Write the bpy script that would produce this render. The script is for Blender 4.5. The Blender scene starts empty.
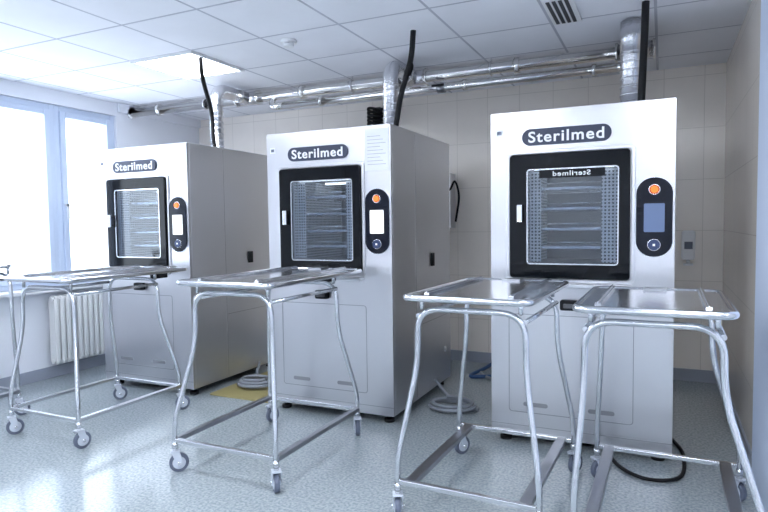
import bpy, bmesh, math
from mathutils import Vector, Matrix
import random
random.seed(4)
scene=bpy.context.scene
COL=scene.collection

# ------------------------------------------------------------ materials
def mat(name,col,rough=.5,metal=0.0,emit=None,es=0,spec=None):
    m=bpy.data.materials.new(name);m.use_nodes=True
    b=m.node_tree.nodes['Principled BSDF']
    b.inputs['Base Color'].default_value=(*col,1);b.inputs['Roughness'].default_value=rough
    b.inputs['Metallic'].default_value=metal
    if emit: b.inputs['Emission Color'].default_value=(*emit,1);b.inputs['Emission Strength'].default_value=es
    if spec is not None: b.inputs['Specular IOR Level'].default_value=spec
    return m
def N(m,t,**kw):
    n=m.node_tree.nodes.new(t)
    for k,v in kw.items(): setattr(n,k,v)
    return n
def L(m,a,b): m.node_tree.links.new(a,b)
def steel(name,col,rough,scale=(2,2,220),bump=.01,var=.04,metal=1.0,streak=0):
    m=mat(name,col,rough,metal);b=m.node_tree.nodes['Principled BSDF']
    tc=N(m,'ShaderNodeTexCoord');mp=N(m,'ShaderNodeMapping');mp.inputs['Scale'].default_value=scale
    L(m,tc.outputs['Object'],mp.inputs[0])
    no=N(m,'ShaderNodeTexNoise');no.inputs['Scale'].default_value=4;no.inputs['Detail'].default_value=2
    L(m,mp.outputs[0],no.inputs['Vector'])
    r=N(m,'ShaderNodeMapRange');r.inputs[3].default_value=rough-var;r.inputs[4].default_value=rough+var
    L(m,no.outputs[0],r.inputs[0]);L(m,r.outputs[0],b.inputs['Roughness'])
    if streak:
        q=N(m,'ShaderNodeMapRange');q.inputs[3].default_value=1-streak;q.inputs[4].default_value=1+streak*.6
        L(m,no.outputs[0],q.inputs[0]);s=N(m,'ShaderNodeVectorMath',operation='SCALE');s.inputs[0].default_value=col
        L(m,q.outputs[0],s.inputs['Scale']);L(m,s.outputs[0],b.inputs['Base Color'])
    bp=N(m,'ShaderNodeBump');bp.inputs['Strength'].default_value=bump;bp.inputs['Distance'].default_value=.01
    L(m,no.outputs[0],bp.inputs['Height']);L(m,bp.outputs[0],b.inputs['Normal'])
    return m
M_PANEL=steel('brushed_steel_panel',(.68,.675,.695),.30,metal=1,streak=.02,bump=.004)
M_SIDE=steel('brushed_steel_side',(.72,.725,.75),.32,metal=.97,streak=.02,bump=.004)
M_TUBE=steel('steel_tube',(.68,.69,.72),.18,(8,8,8),.01,.05)
M_TRAY=steel('steel_tray',(.82,.83,.86),.2,(60,2,2),.01,.05)
M_BAR=steel('steel_bar',(.34,.35,.38),.3,(8,8,8),.01,.05)
M_PIPE=steel('pipe_steel',(.82,.81,.80),.14,(8,8,8),.02,.06)
M_FOIL=steel('foil_duct_metal',(.76,.76,.79),.2,(20,20,20),.3,.08)
M_SEAM=mat('seam_dark',(.10,.10,.11),.6)
M_SEAML=mat('seam_grey',(.33,.33,.35),.5,.6)
M_BLACK=mat('black_glass',(.003,.004,.006),.08,spec=.22)
M_PILL=mat('control_panel_black',(.004,.006,.014),.15,spec=.25)
M_SIGN=mat('sign_blue_grey',(.030,.038,.075),.35)
M_WHITE=mat('white_letters',(.9,.9,.92),.5)
M_RUBBER=mat('black_rubber',(.006,.006,.008),.6,spec=.3)
M_TIRE=mat('grey_tyre',(.13,.15,.21),.5)
M_CASTER=mat('caster_grey',(.62,.66,.74),.4)
M_CHROME=mat('chrome',(.8,.8,.82),.12,1)
M_PLASTIC=mat('white_plastic',(.82,.83,.85),.35)
M_PAPER=mat('paper',(.80,.81,.85),.7)
M_SCREEN=mat('touch_screen_white',(.1,.1,.1),.3,0,(.90,.95,1),1.3)
M_SCREENB=mat('touch_screen_blue',(.03,.05,.12),.2,0,(.22,.32,.55),.42)
M_ORANGE=mat('orange_button',(.7,.16,.02),.3,0,(1,.20,.03),.85)
M_DIAL=mat('dial_blue',(.03,.05,.13),.25)
M_HOSE=mat('grey_hose',(.26,.28,.32),.4)
M_HOSEB=mat('blue_hose',(.03,.08,.20),.4)
M_MAT=mat('olive_mat',(.33,.28,.12),.6)
M_FRAME=mat('window_pvc',(.60,.68,.83),.35)
M_PAINT=mat('painted_wall_blue_white',(.68,.76,.92),.55)
M_WALLW=mat('painted_wall_white',(.84,.86,.92),.6)
M_RAD=mat('radiator_enamel',(.80,.80,.80),.35)
M_BASE=mat('baseboard_grey',(.34,.37,.44),.45)
M_LAMP=mat('lamp_panel_glow',(1,1,1),.5,0,(.89,.94,1.0),18)
M_CHLAMP=mat('chamber_lamp_glow',(1,1,1),.5,0,(.93,.97,1.0),5)
M_RACK=mat('rack_wire',(.80,.82,.85),.25,.8)
M_LABEL=mat('label_white',(.85,.86,.88),.5)
M_GRILLE=mat('grille_dark',(.05,.05,.06),.6)
def glass(name,tint,f=.10):
    m=bpy.data.materials.new(name);m.use_nodes=True;nt=m.node_tree;nt.nodes.clear()
    o=N(m,'ShaderNodeOutputMaterial');mx=N(m,'ShaderNodeMixShader');t=N(m,'ShaderNodeBsdfTransparent');g=N(m,'ShaderNodeBsdfGlossy')
    t.inputs[0].default_value=(*tint,1);g.inputs['Roughness'].default_value=.03;mx.inputs[0].default_value=f
    L(m,t.outputs[0],mx.inputs[1]);L(m,g.outputs[0],mx.inputs[2]);L(m,mx.outputs[0],o.inputs[0]);return m
M_GLASS=glass('door_glass',(.64,.68,.73),.07)
M_WGLASS=glass('window_glass',(.97,.98,1),.05)
def perf():
    m=mat('perforated_white',(.8,.82,.85),.4);b=m.node_tree.nodes['Principled BSDF']
    tc=N(m,'ShaderNodeTexCoord');sx=N(m,'ShaderNodeSeparateXYZ');L(m,tc.outputs['Object'],sx.inputs[0])
    def cell(o,s=.020):
        a=N(m,'ShaderNodeMath',operation='DIVIDE');a.inputs[1].default_value=s;L(m,o,a.inputs[0])
        f=N(m,'ShaderNodeMath',operation='FRACT');L(m,a.outputs[0],f.inputs[0])
        q=N(m,'ShaderNodeMath',operation='SUBTRACT');q.inputs[1].default_value=.5;L(m,f.outputs[0],q.inputs[0])
        p=N(m,'ShaderNodeMath',operation='POWER');p.inputs[1].default_value=2
        ab=N(m,'ShaderNodeMath',operation='ABSOLUTE');L(m,q.outputs[0],ab.inputs[0]);L(m,ab.outputs[0],p.inputs[0]);return p.outputs[0]
    xy=N(m,'ShaderNodeMath',operation='ADD');L(m,sx.outputs[0],xy.inputs[0]);L(m,sx.outputs[1],xy.inputs[1])
    ad=N(m,'ShaderNodeMath',operation='ADD');L(m,cell(xy.outputs[0]),ad.inputs[0]);L(m,cell(sx.outputs[2]),ad.inputs[1])
    lt=N(m,'ShaderNodeMath',operation='LESS_THAN');lt.inputs[1].default_value=.085;L(m,ad.outputs[0],lt.inputs[0])
    mx=N(m,'ShaderNodeMix',data_type='RGBA');mx.inputs[6].default_value=(.92,.94,.96,1);mx.inputs[7].default_value=(.05,.055,.065,1)
    L(m,lt.outputs[0],mx.inputs[0]);L(m,mx.outputs[2],b.inputs['Base Color']);return m
M_PERF=perf()
M_CHB=mat('chamber_back',(.22,.24,.26),.35)
def tiles(name,ax,c1,c2,mortar,bw,bh,off=0,ms=.004,rough=.25,o=(0,0)):
    m=mat(name,c1,rough);b=m.node_tree.nodes['Principled BSDF']
    tc=N(m,'ShaderNodeTexCoord');sx=N(m,'ShaderNodeSeparateXYZ');L(m,tc.outputs['Object'],sx.inputs[0])
    cb=N(m,'ShaderNodeCombineXYZ')
    for k in (0,1):
        a=N(m,'ShaderNodeMath',operation='SUBTRACT');a.inputs[1].default_value=o[k]-60*bw*(k==0)-60*bh*(k==1)
        L(m,sx.outputs[ax[k]],a.inputs[0]);L(m,a.outputs[0],cb.inputs[k])
    br=N(m,'ShaderNodeTexBrick');br.offset=off;br.inputs['Scale'].default_value=1
    br.inputs['Brick Width'].default_value=bw;br.inputs['Row Height'].default_value=bh
    br.inputs['Mortar Size'].default_value=ms;br.inputs['Mortar Smooth'].default_value=.3
    br.inputs['Color1'].default_value=(*c1,1);br.inputs['Color2'].default_value=(*c2,1);br.inputs['Mortar'].default_value=(*mortar,1)
    L(m,cb.outputs[0],br.inputs['Vector'])
    no=N(m,'ShaderNodeTexNoise');no.inputs['Scale'].default_value=3;no.inputs['Detail'].default_value=5;L(m,tc.outputs['Object'],no.inputs['Vector'])
    rr=N(m,'ShaderNodeMapRange');rr.inputs[3].default_value=.93;rr.inputs[4].default_value=1.05;L(m,no.outputs[0],rr.inputs[0])
    mu=N(m,'ShaderNodeVectorMath',operation='SCALE');L(m,br.outputs[0],mu.inputs[0]);L(m,rr.outputs[0],mu.inputs['Scale'])
    L(m,mu.outputs[0],b.inputs['Base Color'])
    bp=N(m,'ShaderNodeBump');bp.inputs['Strength'].default_value=.25;bp.inputs['Distance'].default_value=.004;bp.invert=True
    L(m,br.outputs['Fac'],bp.inputs['Height']);L(m,bp.outputs[0],b.inputs['Normal'])
    return m
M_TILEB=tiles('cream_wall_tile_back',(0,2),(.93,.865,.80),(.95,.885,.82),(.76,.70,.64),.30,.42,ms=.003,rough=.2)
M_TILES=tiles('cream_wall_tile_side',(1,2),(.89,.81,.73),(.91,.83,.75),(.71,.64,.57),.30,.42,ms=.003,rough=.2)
M_CEIL=tiles('ceiling_tile',(0,1),(.88,.89,.94),(.90,.91,.96),(.52,.53,.60),.6,.6,0,.010,.8,(-3.65,3.33))
def floor_mat():
    m=mat('speckled_vinyl_floor',(.4,.45,.5),.22);b=m.node_tree.nodes['Principled BSDF']
    tc=N(m,'ShaderNodeTexCoord')
    v=N(m,'ShaderNodeTexNoise');v.inputs['Scale'].default_value=70;v.inputs['Detail'].default_value=3;L(m,tc.outputs['Object'],v.inputs['Vector'])
    cr=N(m,'ShaderNodeValToRGB');e=cr.color_ramp.elements
    e[0].position=.36;e[0].color=(.26,.305,.33,1);e[1].position=.64;e[1].color=(.42,.465,.485,1)
    x=cr.color_ramp.elements.new(.5);x.color=(.35,.39,.415,1)
    L(m,v.outputs[0],cr.inputs[0]);L(m,cr.outputs[0],b.inputs['Base Color'])
    n=N(m,'ShaderNodeTexNoise');n.inputs['Scale'].default_value=4;L(m,tc.outputs['Object'],n.inputs['Vector'])
    r=N(m,'ShaderNodeMapRange');r.inputs[3].default_value=.10;r.inputs[4].default_value=.20;L(m,n.outputs[0],r.inputs[0]);L(m,r.outputs[0],b.inputs['Roughness'])
    return m
M_FLOOR=floor_mat()

# ------------------------------------------------------------ mesh builder
def fillet(pts,rad,n=6):
    pts=[Vector(p) for p in pts];out=[pts[0]]
    for i in range(1,len(pts)-1):
        a,b,c=pts[i-1],pts[i],pts[i+1]
        r=min(rad,(a-b).length*.48,(c-b).length*.48)
        p=b+(a-b).normalized()*r;q=b+(c-b).normalized()*r
        for k in range(n+1):
            t=k/n;out.append(p*(1-t)**2+b*2*t*(1-t)+q*t*t)
    out.append(pts[-1]);return out
def spline(pts,n=8):
    pts=[Vector(p) for p in pts];P=[pts[0]*2-pts[1]]+pts+[pts[-1]*2-pts[-2]];out=[]
    for i in range(1,len(P)-2):
        for k in range(n):
            t=k/n;a,b,c,d=P[i-1],P[i],P[i+1],P[i+2]
            out.append(.5*((2*b)+(c-a)*t+(2*a-5*b+4*c-d)*t*t+(3*b-a-3*c+d)*t**3))
    out.append(pts[-1]);return out
def rr(x0,x1,z0,z1,r,n=6):
    r=min(r,(x1-x0)/2-1e-4,(z1-z0)/2-1e-4);o=[]
    for cx,cz,a in ((x1-r,z1-r,0),(x0+r,z1-r,90),(x0+r,z0+r,180),(x1-r,z0+r,270)):
        for k in range(n+1):
            t=math.radians(a+90*k/n);o.append((cx+r*math.cos(t),cz+r*math.sin(t)))
    return o
class MB:
    def __init__(s): s.v=[];s.f=[];s.m=[];s.s=[];s.mats=[]
    def add(s,vs,fs,m,smooth=False):
        if m not in s.mats: s.mats.append(m)
        k=len(s.v);s.v+=[tuple(x) for x in vs];i=s.mats.index(m)
        for f in fs: s.f.append([a+k for a in f]);s.m.append(i);s.s.append(smooth)
        return s
    def box(s,x0,x1,y0,y1,z0,z1,m):
        v=[(x,y,z) for x in (x0,x1) for y in (y0,y1) for z in (z0,z1)]
        return s.add(v,[(0,1,3,2),(4,6,7,5),(0,4,5,1),(2,3,7,6),(0,2,6,4),(1,5,7,3)],m)
    def tube(s,pts,r,m,n=12,closed=False):
        pts=[Vector(p) for p in pts];q=[pts[0]]
        for p in pts[1:]:
            if (p-q[-1]).length>1e-5: q.append(p)
        pts=q;K=len(pts);T=[]
        for i in range(K):
            if closed: t=pts[(i+1)%K]-pts[i-1]
            else: t=pts[min(i+1,K-1)]-pts[max(i-1,0)]
            T.append(t.normalized())
        u=T[0].orthogonal().normalized();vs=[]
        for i in range(K):
            u=(u-T[i]*u.dot(T[i])).normalized();w=T[i].cross(u)
            rad=r[i] if isinstance(r,list) else r
            for k in range(n):
                a=2*math.pi*k/n;vs.append(pts[i]+(u*math.cos(a)+w*math.sin(a))*rad)
        fs=[]
        for i in range(K if closed else K-1):
            for k in range(n):
                j=(i+1)%K;fs.append((i*n+k,i*n+(k+1)%n,j*n+(k+1)%n,j*n+k))
        s.add(vs,fs,m,True)
        if not closed:
            b=len(s.v)-len(vs);i=s.mats.index(m)
            s.f.append([b+k for k in range(n)]);s.m.append(i);s.s.append(False)
            s.f.append([b+(K-1)*n+k for k in range(n)]);s.m.append(i);s.s.append(False)
        return s
    def cyl(s,a,b,r,m,n=24):
        return s.tube([a,b],r,m,n)
    def plate(s,poly,y0,y1,m):
        n=len(poly);v=[(x,y0,z) for x,z in poly]+[(x,y1,z) for x,z in poly]
        f=[list(range(n)),list(range(n,2*n))]+[(i,(i+1)%n,n+(i+1)%n,n+i) for i in range(n)]
        return s.add(v,f,m)
    def hplate(s,poly,z0,z1,m):
        n=len(poly);v=[(x,y,z0) for x,y in poly]+[(x,y,z1) for x,y in poly]
        f=[list(range(n)),list(range(n,2*n))]+[(i,(i+1)%n,n+(i+1)%n,n+i) for i in range(n)]
        return s.add(v,f,m)
    def ring(s,po,pi,y0,y1,m):
        n=len(po);v=[(x,y0,z) for x,z in po]+[(x,y0,z) for x,z in pi]+[(x,y1,z) for x,z in po]+[(x,y1,z) for x,z in pi];f=[]
        for i in range(n):
            j=(i+1)%n
            f+=[(i,j,n+j,n+i),(2*n+i,2*n+j,3*n+j,3*n+i),(i,j,2*n+j,2*n+i),(n+i,n+j,3*n+j,3*n+i)]
        return s.add(v,f,m)
    def obj(s,name,parent=None,loc=(0,0,0),bevel=0,rot=0):
        me=bpy.data.meshes.new(name);me.from_pydata(s.v,[],s.f)
        for m in s.mats: me.materials.append(m)
        for p,i,sm in zip(me.polygons,s.m,s.s): p.material_index=i;p.use_smooth=sm
        bm=bmesh.new();bm.from_mesh(me);bmesh.ops.recalc_face_normals(bm,faces=bm.faces);bm.to_mesh(me);bm.free()
        o=bpy.data.objects.new(name,me);COL.objects.link(o);o.location=loc;o.rotation_euler[2]=rot
        if parent: o.parent=parent
        if bevel:
            b=o.modifiers.new('bevel','BEVEL');b.width=bevel;b.segments=2;b.limit_method='ANGLE';b.angle_limit=.7
        return o
def empty(name,loc,rot=0):
    e=bpy.data.objects.new(name,None);e.empty_display_size=.2;COL.objects.link(e);e.location=loc;e.rotation_euler[2]=rot;return e
def text(name,body,parent,x0,x1,z,y,m,bold=.0,mirror=False,h=None):
    c=bpy.data.curves.new(name,'FONT');c.body=body;c.size=1;c.extrude=.02;c.offset=bold;c.space_character=1.14
    o=bpy.data.objects.new(name,c);COL.objects.link(o)
    dg=bpy.context.evaluated_depsgraph_get();me=bpy.data.meshes.new_from_object(o.evaluated_get(dg))
    bpy.data.objects.remove(o)
    xs=[v.co.x for v in me.vertices];ys=[v.co.y for v in me.vertices]
    sc=(x1-x0)/(max(xs)-min(xs));sy=(h/(max(ys)-min(ys))) if h else sc
    ax,ay=min(xs),(min(ys)+max(ys))/2
    for v in me.vertices:
        X=(v.co.x-ax)*sc;X=(x1-x0)-X if mirror else X
        v.co=Vector((x0+X,y-v.co.z*.15,z+(v.co.y-ay)*sy))
    me.materials.clear();me.materials.append(m)
    o=bpy.data.objects.new(name,me);COL.objects.link(o);o.parent=parent;return o

# ------------------------------------------------------------ room
XL,XR,YB,YF,ZC=-5.0,.45,5.55,-2.0,2.60
XR2,YS=2.2,3.0
MB().box(XL-.2,XR2+.2,YF-.2,YB+.2,-.1,0,M_FLOOR).obj('floor')
MB().box(XL-.2,XR2+.2,YF-.2,YB+.2,ZC,ZC+.1,M_CEIL).obj('ceiling')
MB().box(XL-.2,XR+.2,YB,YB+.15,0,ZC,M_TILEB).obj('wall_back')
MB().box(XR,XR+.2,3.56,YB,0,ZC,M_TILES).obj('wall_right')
b=MB().box(XR-.015,XR+.2,YS,3.56,0,ZC,M_PAINT).box(XR+.2,XR2+.2,YS,YS+.15,0,ZC,M_PAINT).obj('wall_right_pier')
MB().box(XR2,XR2+.15,YF,YS,0,ZC,M_WALLW).obj('wall_right_rear')
MB().box(XL-.2,XR2+.2,YF-.15,YF,0,ZC,M_WALLW).obj('wall_front')
WY0,WY1,WZ0,WZ1=1.75,4.36,.82,2.47
w=MB()
w.box(XL-.2,XL,YF,WY0,0,ZC,M_WALLW).box(XL-.2,XL,WY1,YB,0,ZC,M_WALLW).box(XL-.2,XL,WY0,WY1,0,WZ0,M_WALLW).box(XL-.2,XL,WY0,WY1,WZ1,ZC,M_WALLW)
w.obj('wall_left')
def window(name,y0,y1,sashes):
    e=empty(name,(0,0,0));m=MB();xa,xb=XL-.10,XL-.03;t=.05
    m.box(xa,xb,y0,y0+t,WZ0,WZ1,M_FRAME).box(xa,xb,y1-t,y1,WZ0,WZ1,M_FRAME).box(xa,xb,y0+t,y1-t,WZ0,WZ0+t,M_FRAME).box(xa,xb,y0+t,y1-t,WZ1-t,WZ1,M_FRAME)
    for a,b_ in sashes:
        s=.055
        m.box(xa+.01,xb+.02,a,a+s,WZ0+t,WZ1-t,M_FRAME).box(xa+.01,xb+.02,b_-s,b_,WZ0+t,WZ1-t,M_FRAME)
        m.box(xa+.01,xb+.02,a+s,b_-s,WZ0+t,WZ0+t+s,M_FRAME).box(xa+.01,xb+.02,a+s,b_-s,WZ1-t-s,WZ1-t,M_FRAME)
    m.obj('frame',e,bevel=.006)
    g=MB()
    for a,b_ in sashes: g.box(xa+.035,xa+.043,a+.05,b_-.05,WZ0+t+.05,WZ1-t-.05,M_WGLASS)
    g.obj('pane',e)
    MB().box(xb+.02,xb+.055,y0+t+.012,y0+t+.035,1.55,1.57,M_PLASTIC).box(xb+.045,xb+.055,y0+t+.012,y0+t+.035,1.43,1.57,M_PLASTIC).obj('handle',e)
window('window_1',WY0,3.70,[(1.80,2.72),(2.72,3.65)])
window('window_2',3.70,WY1,[(3.75,4.31)])
MB().box(XL-.02,XL+.14,WY0-.05,WY1+.04,WZ0-.035,WZ0,M_PLASTIC).obj('trim_window_sill',bevel=.006)
MB().box(XL,XR,YB-.012,YB,0,.10,M_BASE).obj('baseboard_back')
MB().box(XR-.012,XR,3.56,YB-.012,0,.10,M_BASE).obj('baseboard_right')
MB().box(XL,XL+.012,YF,YB-.012,0,.10,M_BASE).obj('baseboard_left')
MB().box(XL,XL+.03,WY1+.02,YB,ZC-.09,ZC,M_WALLW).obj('trim_cornice')

# ceiling lamps; all after the first two are unseen, added for fill light
for (x,y) in [(-3.35,3.63),(-3.35,1.83),(-1.55,1.83),(.25,1.83),(-1.55,.03),(-3.35,.03),(.25,.03),(1.45,1.23),(-3.35,-1.17),(-1.55,-1.17),(.25,-1.17)]:
    e=empty('ceiling_light_panel',(x,y,ZC))
    MB().box(-.275,.275,-.275,.275,-.012,-.004,M_LAMP).obj('diffuser',e)
    MB().box(-.3,-.275,-.3,.3,-.016,0,M_PLASTIC).box(.275,.3,-.3,.3,-.016,0,M_PLASTIC).box(-.275,.275,-.3,-.275,-.016,0,M_PLASTIC).box(-.275,.275,.275,.3,-.016,0,M_PLASTIC).obj('trim',e)
e=empty('ceiling_vent',(-.55,3.72,ZC))
m=MB().box(-.085,.085,-.22,.22,-.012,0,M_PLASTIC).obj('frame',e)
m=MB()
for k in range(4): m.box(-.065+.034*k,-.065+.034*k+.020,-.20,.20,-.016,-.012,M_GRILLE)
m.obj('slots',e)
e=empty('smoke_detector',(-2.31,3.46,ZC))
MB().cyl((0,0,0),(0,0,-.02),.055,M_PLASTIC).cyl((0,0,-.02),(0,0,-.045),.035,M_PLASTIC).obj('housing',e)

# radiator
e=empty('radiator',(XL+.06,3.50,0));m=MB()
for k in range(9):
    y=.03+k*.058
    m.tube(fillet([(0,y,.14),(0,y,.74),(.07,y,.74),(.07,y,.14),(0,y,.14)],.03),.013,M_RAD,8)
    m.box(-.005,.075,y-.022,y+.022,.16,.72,M_RAD)
m.cyl((.035,0,.16),(.035,.53,.16),.022,M_RAD).cyl((.035,0,.72),(.035,.53,.72),.022,M_RAD)
m.obj('columns',e,bevel=.008)
MB().tube(fillet([(.035,.50,.16),(.035,.62,.16),(.035,.62,.0)],.03),.012,M_RAD).tube([(.035,.50,.72),(.035,.70,.72),(.035,.70,0)],.012,M_RAD).obj('supply_pipes',e)
MB().box(-.06,0,.1,.13,.6,.63,M_RAD).box(-.06,0,.4,.43,.6,.63,M_RAD).obj('brackets',e)

# ------------------------------------------------------------ sterilizer
W,D,H=.978,1.18,2.0
def machine(loc,screen,mirror=False,paper=False):
    e=empty('steam_sterilizer',loc)
    wx0,wx1,wz0,wz1=.215,.705,1.10,1.655
    dx0,dx1,dz0,dz1=.115,.765,1.015,1.745
    m=MB();m.ring(rr(0,W,.06,H,.006,4),rr(wx0-.005,wx1+.005,wz0-.005,wz1+.005,.02,4),0,.025,M_PANEL);m.obj('front_panel',e,bevel=.003)
    m=MB();m.box(0,.02,.027,D,.06,H,M_SIDE).box(W-.02,W,.027,D,.06,H,M_SIDE).box(.02,W-.02,.027,D,H-.02,H,M_SIDE).box(.02,W-.02,D-.02,D,.06,H-.02,M_SIDE).box(.02,W-.02,.027,D-.02,.06,.08,M_SIDE)
    m.obj('housing',e,bevel=.003)
    m=MB()
    for x in (.07,W-.07):
        for y in (.08,D-.08): m.cyl((x,y,0),(x,y,.02),.035,M_RUBBER).cyl((x,y,.02),(x,y,.06),.018,M_CHROME)
    m.box(.03,W-.03,.06,D-.06,.045,.06,M_SEAM)
    m.obj('feet',e)
    m=MB()
    a=rr(.105,.785,.20,.80,.02);b_=rr(.109,.781,.204,.796,.017);m.ring(a,b_,-.0015,.001,M_SEAML)
    for z in (.22,):
        for x0 in (.19,.55): m.plate(rr(x0,x0+.14,z+.02,z+.045,.0124),-.002,0,M_SEAML)
    m.box(0.0,W,-.0012,.001,.118,.121,M_SEAML)
    m.box(W-.001,W+.0015,.42,.423,.08,1.98,M_SEAML).box(W-.001,W+.0015,.423,D-.01,.60,.603,M_SEAML)
    m.obj('panel_seams',e)
    m=MB();m.ring(rr(dx0-.022,dx1+.022,dz0-.022,dz1+.022,.03),rr(dx0,dx1,dz0,dz1,.022),-.012,.0,M_PANEL);m.obj('door_surround',e,bevel=.004)
    m=MB();m.ring(rr(dx0+.003,dx1-.003,dz0+.003,dz1-.003,.02),rr(wx0,wx1,wz0,wz1,.02),-.028,-.0005,M_BLACK);m.obj('door_frame',e,bevel=.004)
    MB().ring(rr(wx0,wx1,wz0,wz1,.02),rr(wx0+.006,wx1-.006,wz0+.006,wz1-.006,.015),-.030,-.022,M_TUBE).obj('window_trim',e)
    MB().plate(rr(wx0+.005,wx1-.005,wz0+.005,wz1-.005,.015),-.022,-.018,M_GLASS).obj('door_glass',e)
    MB().box(.170,.190,-.055,-.028,1.36,1.37,M_CHROME).box(.170,.190,-.055,-.028,1.43,1.44,M_CHROME).box(.165,.195,-.062,-.05,1.35,1.45,M_CHROME).obj('door_handle',e,bevel=.003)
    MB().box(dx0-.01,dx1+.01,-.07,0,dz0-.045,dz0-.025,M_SIDE).obj('door_sill',e,bevel=.004)
    cd=.72
    m=MB();x0,x1,z0,z1=wx0-.01,wx1+.01,wz0-.01,wz1+.01
    m.box(x0-.01,x0,.03,cd,z0,z1,M_PERF).box(x1,x1+.01,.03,cd,z0,z1,M_PERF).box(x0-.01,x1+.01,cd,cd+.01,z0,z1,M_CHB)
    m.box(x0-.01,x1+.01,.03,cd,z0-.01,z0,M_CHB).box(x0-.01,x1+.01,.03,cd,z1,z1+.01,M_CHB)
    m.obj('chamber',e)
    m=MB()
    m.box(x0+.012,x0+.075,.06,.064,z0+.02,z1-.02,M_PERF).box(x1-.105,x1-.012,.06,.064,z0+.02,z1-.02,M_PERF)
    m.obj('perforated_screens',e)
    MB().box(x0+.04,x1-.04,.035,.05,z1-.012,z1-.002,M_CHLAMP).box(x0+.04,x1-.04,.40,.44,z1-.012,z1-.002,M_CHLAMP).obj('chamber_lamp',e)
    m=MB()
    for z in (1.19,1.30,1.42,1.54):
        for y in (.10,.35,.60): m.cyl((x0,y,z),(x1,y,z),.006,M_RACK,8)
        for k in range(13):
            x=x0+.03+k*(x1-x0-.06)/12;m.cyl((x,.10,z+.006),(x,.60,z+.006),.003,M_RACK,6)
        m.box(x0+.08,x1-.11,.08,.086,z-.002,z+.012,M_RACK)
        m.cyl((x0+.08,.083,z+.035),(x1-.11,.083,z+.035),.004,M_RACK,8)
    m.obj('wire_racks',e)
    px=.878
    MB().plate(rr(px-.088,px+.088,1.15,1.58,.085,12),-.014,0,M_PILL).obj('control_panel',e,bevel=.004)
    MB().ring(rr(px-.092,px+.092,1.146,1.584,.09,12),rr(px-.087,px+.087,1.151,1.579,.084,12),-.008,0,M_TUBE).obj('control_panel_rim',e)
    MB().plate(rr(px-.05,px+.05,1.285,1.44,.006),-.017,-.013,screen).obj('touch_screen',e)
    MB().cyl((px,-.014,1.515),(px,-.030,1.515),.019,M_ORANGE).tube([(px+.026*math.cos(t*.2618),-.016,1.515+.026*math.sin(t*.2618)) for t in range(24)],.004,M_CHROME,8,True).obj('start_button',e)
    MB().cyl((px,-.014,1.215),(px,-.026,1.215),.028,M_DIAL).tube([(px+.03*math.cos(t*.2618),-.016,1.215+.03*math.sin(t*.2618)) for t in range(24)],.003,M_TUBE,8,True).box(px-.006,px+.006,-.029,-.025,1.209,1.221,M_LABEL).obj('dial',e)
    MB().plate(rr(.185,.665,1.795,1.89,.046,10),-.012,0,M_SIGN).obj('name_sign',e,bevel=.003)
    text('sign_lettering','Sterilmed',e,.222,.628,1.842,-.013,M_WHITE,.018,h=.064)
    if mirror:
        MB().box(wx0+.07,wx1-.07,-.025,-.0225,1.600,1.648,M_BLACK).obj('reflection_backing',e)  # dark backing added so the reflected letters stand out
        text('reflected_lettering','Sterilmed',e,.36,.56,1.624,-.026,M_LABEL,.012,True,h=.028)  # reflection in the door glass, modelled as mirrored letters
    MB().plate(rr(.40,.50,.835,.895,.012),-.035,0,M_RUBBER).box(.42,.48,-.05,-.03,.85,.875,M_SEAM).obj('docking_latch',e,bevel=.004)
    MB().box(W,W+.012,.72,.78,1.02,1.12,M_RUBBER).box(W,W+.008,1.0,1.05,.30,.34,M_TUBE).obj('side_handle',e,bevel=.003)
    MB().box(.03,.075,-.003,0,1.86,1.90,M_LABEL).box(.04,.065,-.004,-.002,1.87,1.89,M_TIRE).obj('rating_label',e)
    MB().tube([(.74+.075*math.cos(t*.2618),.54+.075*math.sin(t*.2618),H+.01) for t in range(24)],.012,M_TUBE,8,True).obj('duct_collar',e)
    if paper:
        m=MB();m.box(.79,.965,-.004,-.001,1.70,1.975,M_PAPER)
        for k in range(9): m.box(.81,.945-.02*(k%3),-.0046,-.004,1.74+k*.023,1.743+k*.023,M_SEAML)
        m.obj('notice_sheet',e)
    return e
MX=[-4.317,-2.586,-.945];MY=3.562
machine((MX[0],MY,0),M_SCREEN)
machine((MX[1],MY,0),M_SCREEN,paper=True)
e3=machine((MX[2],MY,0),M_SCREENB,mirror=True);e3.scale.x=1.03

# ------------------------------------------------------------ trolleys
def caster(e,i,x,y,ang):
    o=empty('caster_%d'%i,(x,y,0),ang);o.parent=e
    r=.052;m=MB()
    m.cyl((-.013,.018,r),(.013,.018,r),r,M_TIRE,28).cyl((-.016,.018,r),(.016,.018,r),r*.68,M_CASTER,24).cyl((-.03,.018,r),(.03,.018,r),.010,M_CHROME,12)
    m.obj('wheel',o,bevel=.004)
    m=MB()
    for sx in (-1,1):
        a=sx*.021;pr=[(-.022,.118),(.022,.118),(.040,.06),(.028,.036),(.008,.040)]
        v=[(a-.0025,p[0],p[1]) for p in pr]+[(a+.0025,p[0],p[1]) for p in pr];n=5
        m.add(v,[list(range(n)),list(range(n,2*n))]+[(k,(k+1)%n,n+(k+1)%n,n+k) for k in range(n)],M_CASTER)
    m.box(-.0235,.0235,-.024,.024,.112,.120,M_CASTER).cyl((0,0,.118),(0,0,.145),.013,M_CHROME,14)
    m.obj('fork',o)
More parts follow.
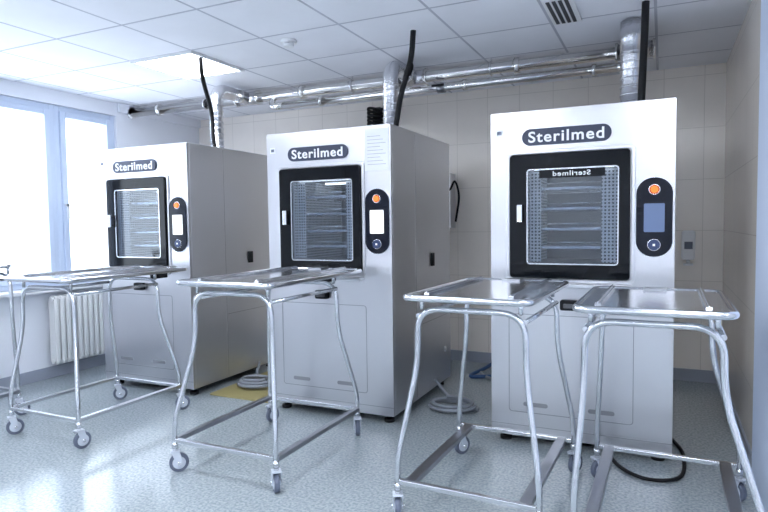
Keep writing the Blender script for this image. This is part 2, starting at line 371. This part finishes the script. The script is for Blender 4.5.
def trolley(loc,rot=0,back=.42,tx=.28,front=.43,dark=M_BAR,z=1.02,bx=.32,by=.42,lx=.245,ly=.34,tc=0,bars=None,bw=.022):
    e=empty('loading_trolley',loc,rot)
    r=.0135
    for nm,s in (('front_legs',-1),('rear_legs',1)):
        path=[(-bx,s*by,.14),(-bx,s*by,.28),(tc-lx-.004,s*ly,.70),(tc-lx,s*ly,z-.065),(tc+lx,s*ly,z-.065),(tc+lx+.004,s*ly,.70),(bx,s*by,.28),(bx,s*by,.14)]
        q=fillet(path,.11,8)
        MB().tube(q,r,M_TUBE,14).obj(nm,e)
    m=MB()
    for s in (-1,1):
        m.cyl((tc+s*lx,-ly,z-.10),(tc+s*lx,ly,z-.10),.011,M_TUBE)
        for y in (-ly,ly): m.cyl((tc+s*(lx-.02),y,z-.07),(tc+s*(lx-.02),y,z-.01),.010,M_TUBE)
    m.obj('upper_rails',e)
    bb=bars or bx
    m=MB()
    for s in (-1,1): m.box(s*bb-bw,s*bb+bw,-by,by,.165,.19,dark)
    for s in (-1,1): m.box(-bx+.01,bx-.01,s*by-.012,s*by+.012,.166,.189,M_TUBE)
    m.obj('base_frame',e,bevel=.004)
    a,b_=tc-tx,tc+tx
    m=MB()
    m.hplate(rr(a,b_,-front,back,.035),z-.012,z,M_TRAY)
    m.obj('tray_top',e,bevel=.003)
    m=MB();P=[(x,y,z-.008) for x,y in rr(a,b_,-front,back,.05,8)];m.tube(P,.015,M_TUBE,12,True);m.obj('tray_rim',e)
    m=MB()
    for s in (-1,1): m.box(tc+s*.19-.012,tc+s*.19+.012,-front+.06,back-.02,z,z+.012,M_TRAY).box(tc+s*.19-.003,tc+s*.19+.003,-front+.06,back-.02,z+.012,z+.018,M_TRAY)
    m.box(tc-.05,tc+.05,back-.10,back-.01,z,z+.012,M_BAR)
    m.obj('guide_rails',e,bevel=.002)
    MB().box(tc+.07,tc+.13,back-.16,back-.04,z-.075,z-.025,M_RUBBER).obj('docking_hook',e,bevel=.005)
    k=1
    for x in (-bx,bx):
        for y in (-by,by): caster(e,k,x,y,random.uniform(-.9,.9));MB().cyl((x,y,.135),(x,y,.165),.016,M_TUBE).obj('stem',e);k+=1
    return e
trolley((-3.53,2.86,0),back=.60,z=1.035,dark=M_TUBE,bw=.016,tc=-.03,tx=.30)
trolley((-2.08,2.86,0),back=.60,z=1.052,bx=.335,by=.44,tx=.305,lx=.255,bw=.018)
trolley((-.75,2.84,0),rot=-.03,back=.46,z=1.028,bars=.26,bw=.026)
trolley((.02,2.80,0),rot=-.01,back=.32,tx=.27,lx=.24,z=1.02,tc=-.05,bars=.26,bw=.026)
trolley((-4.52,2.30,0),back=.34,z=1.10,tc=.14,tx=.30,lx=.27)

# ------------------------------------------------------------ pipes
PY=4.55;PZ=2.525
e=empty('exhaust_pipework',(0,0,0))
DX=[mx+o for mx,o in zip(MX,(.82,.74,.762))]
m=MB();m.cyl((XL,PY,PZ),(DX[2]+.10,PY,PZ),.043,M_PIPE).cyl((-3.1,PY-.02,PZ-.105),(-.30,PY-.02,PZ-.105),.030,M_PIPE)
for x in (-4.6,-2.9,-1.0): m.cyl((x-.02,PY,PZ),(x+.02,PY,PZ),.058,M_PIPE)
for x in (-2.7,-1.4,-.45): m.cyl((x-.015,PY-.02,PZ-.105),(x+.015,PY-.02,PZ-.105),.041,M_PIPE)
for x in DX:
    m.cyl((x-.11,PY,PZ),(x+.11,PY,PZ),.058,M_FOIL)
    for s in (-.12,.12): m.cyl((x+s-.008,PY,PZ),(x+s+.008,PY,PZ),.066,M_PIPE)
for x in DX[1:2]:
    m.cyl((x+.22,PY-.02,PZ-.105),(x+.28,PY-.02,PZ-.105),.042,M_BAR).cyl((x+.25,PY-.02,PZ-.105),(x+.25,PY-.10,PZ-.105),.014,M_BAR).box(x+.20,x+.30,PY-.115,PY-.10,PZ-.113,PZ-.097,M_RUBBER)
m.tube(fillet([(-3.1,PY-.02,PZ-.105),(-3.22,PY-.02,PZ-.105),(-3.22,PY,PZ-.02)],.06),.030,M_PIPE)
m.tube(fillet([(-.30,PY-.02,PZ-.105),(DX[2]+.0,PY-.02,PZ-.105),(DX[2],PY-.3,PZ-.2),(DX[2],MY+.56,PZ-.2)],.08),.030,M_PIPE)
m.obj('header_pipes',e)
m=MB()
for x in (-4.0,-2.4,-1.2): m.cyl((x,PY,PZ),(x,PY,ZC),.006,M_CHROME,8).tube([(x,PY+.05*math.cos(t*.2618),PZ+.05*math.sin(t*.2618)) for t in range(24)],.007,M_CHROME,6,True)
m.cyl((XL,PY,PZ),(XL+.03,PY,PZ),.06,M_PLASTIC)
m.obj('hangers',e)
for i,x in enumerate(DX):
    y=MY+.54
    R=.068 if i==2 else .056
    m=MB();q=fillet([(x,y,2.0),(x,y,PZ),(x,PY-.03,PZ)],.12,10)
    m.tube(q,R,M_FOIL,20)
    for k in range(8): m.cyl((x,y,2.03+k*.05),(x,y,2.040+k*.05),R+.005,M_FOIL)
    m.cyl((x,PY-.16,PZ),(x,PY-.12,PZ),R+.008,M_PIPE)
    if i==2: m.cyl((x,y,2.40),(x,y,2.59),R+.004,M_FOIL)
    m.obj('foil_duct_%d'%(i+1),e)
def cable(name,pts,r,m): return MB().tube(spline(pts,10),r,m,10).obj(name)
cable('power_cable',[(-3.09,3.47,ZC),(-3.12,3.52,2.45),(-3.22,3.72,2.25),(-3.38,3.92,2.1),(-3.40,3.96,2.0)],.016,M_RUBBER)
cable('power_cable',[(-1.48,3.66,ZC),(-1.50,3.66,2.42),(-1.58,3.68,2.2),(-1.64,3.72,2.0)],.019,M_RUBBER)
cable('power_cable',[(-.10,3.80,ZC),(-.105,3.79,2.4),(-.12,3.80,2.0)],.021,M_RUBBER)
e=empty('cable_bundle',(0,0,0));m=MB()
for k in range(9):
    z=2.20+k*.036
    m.tube([(-2.60+.085*math.cos(t*.2618),5.42+.06*math.sin(t*.2618),z+.01*math.sin(t*.5236)) for t in range(24)],.014,M_RUBBER,8,True)
m.tube(spline([(-2.55,5.42,2.25),(-2.70,5.42,2.30),(-2.84,5.44,2.15),(-2.92,5.5,1.9)]),.010,M_RUBBER,8)
m.box(-2.66,-2.58,5.47,5.53,2.2,2.52,M_RUBBER)
m.obj('coils',e)
cable('ceiling_conduit',[(-1.75,4.25,ZC),(-1.74,4.28,2.54),(-1.82,4.38,2.50),(-1.95,4.50,2.52)],.008,M_RUBBER)

# ------------------------------------------------------------ wall things
e=empty('electrical_cabinet',(-2.02,YB-.004,1.30));MB().box(-.22,.20,-.16,0,0,.52,M_SIDE).obj('case',e,bevel=.006)
MB().box(-.20,.18,-.165,-.16,.02,.50,M_PANEL).box(.13,.15,-.175,-.165,.2,.28,M_RUBBER).obj('door',e,bevel=.002)
MB().tube(spline([(.14,-.17,.45),(.20,-.18,.36),(.24,-.14,.44),(.26,-.08,.30),(.22,-.06,.06)]),.010,M_RUBBER,8).obj('cable',e)
e=empty('soap_dispenser',(.195,YB,1.02));MB().plate(rr(-.05,.05,0,.24,.02),-.10,0,M_PLASTIC).obj('case',e,bevel=.01)
MB().box(-.03,.03,-.105,-.10,.09,.15,M_TIRE).cyl((0,-.06,0),(0,-.06,-.03),.014,M_PLASTIC).box(-.035,.035,-.11,-.02,-.045,-.03,M_PLASTIC).obj('nozzle',e)

# ------------------------------------------------------------ floor hoses & mat
MB().hplate(rr(-3.28,-2.68,3.66,4.75,.03),.0,.008,M_MAT).obj('floor_mat')
def hose(name,cx,cy,r0,turns,rr_,m,z=.02,sq=.8,tail=None):
    p=[]
    for k in range(int(turns*20)):
        a=k/20*2*math.pi;r=r0-.02*k/20;p.append((cx+r*math.cos(a),cy+r*sq*math.sin(a),z+rr_*1.6*k/20))
    if tail: p=spline(tail[::-1]+[p[0]],8)[:-1]+p
    return MB().tube(p,rr_,m,10).obj(name)
hose('drain_hose',-3.05,3.98,.17,3,.013,M_HOSE,z=.024,tail=[(-3.2,4.2,.03),(-3.33,4.4,.10)])
hose('drain_hose',-1.36,4.05,.18,2.4,.013,M_HOSE,z=.015,tail=[(-1.45,4.25,.03),(-1.60,4.35,.12)])
cable('water_hose',[(-1.15,4.9,.018),(-1.3,5.0,.018),(-1.5,4.95,.018),(-1.4,5.2,.06),(-1.15,5.35,.25),(-1.05,5.5,.4)],.016,M_HOSEB)
cable('water_hose',[(-1.0,4.9,.02),(-1.2,4.85,.02),(-1.45,5.1,.02),(-1.3,5.3,.10),(-1.2,5.5,.3)],.014,M_HOSE)
cable('floor_cable',[(.06,4.0,.012),(.12,3.75,.012),(.10,3.4,.012),(-.05,3.30,.012),(-.20,3.42,.012),(-.3,3.7,.012)],.010,M_RUBBER)

# ------------------------------------------------------------ outside
wd=bpy.data.worlds.new('World');scene.world=wd;wd.use_nodes=True
bg=wd.node_tree.nodes['Background'];bg.inputs[0].default_value=(.80,.90,1,1);bg.inputs[1].default_value=5.5
pl=bpy.data.lights.new('window_portal','AREA');pl.shape='RECTANGLE';pl.size=WY1-WY0;pl.size_y=WZ1-WZ0;pl.cycles.is_portal=True
po=bpy.data.objects.new('window_portal',pl);COL.objects.link(po);po.location=(XL-.15,(WY0+WY1)/2,(WZ0+WZ1)/2)
po.rotation_euler=Matrix(((0,0,-1),(1,0,0),(0,-1,0))).to_euler()

# ------------------------------------------------------------ camera
f,yaw,pit,roll,h=595.5163,0.4374,0.0541,-0.0133,1.3492
F=Vector((-math.sin(yaw)*math.cos(pit),math.cos(yaw)*math.cos(pit),-math.sin(pit)))
R=Vector((math.cos(yaw),math.sin(yaw),0));U=R.cross(F)
R2=R*math.cos(roll)+U*math.sin(roll);U2=-R*math.sin(roll)+U*math.cos(roll)
cam=bpy.data.cameras.new('camera');cam.sensor_width=36;cam.lens=f/768*36;cam.clip_start=.02
co=bpy.data.objects.new('camera',cam);COL.objects.link(co)
mw=Matrix((R2,U2,-F)).transposed().to_4x4();mw.translation=(0,0,h);co.matrix_world=mw
scene.camera=co
scene.view_settings.view_transform='Standard';scene.view_settings.exposure=0.2
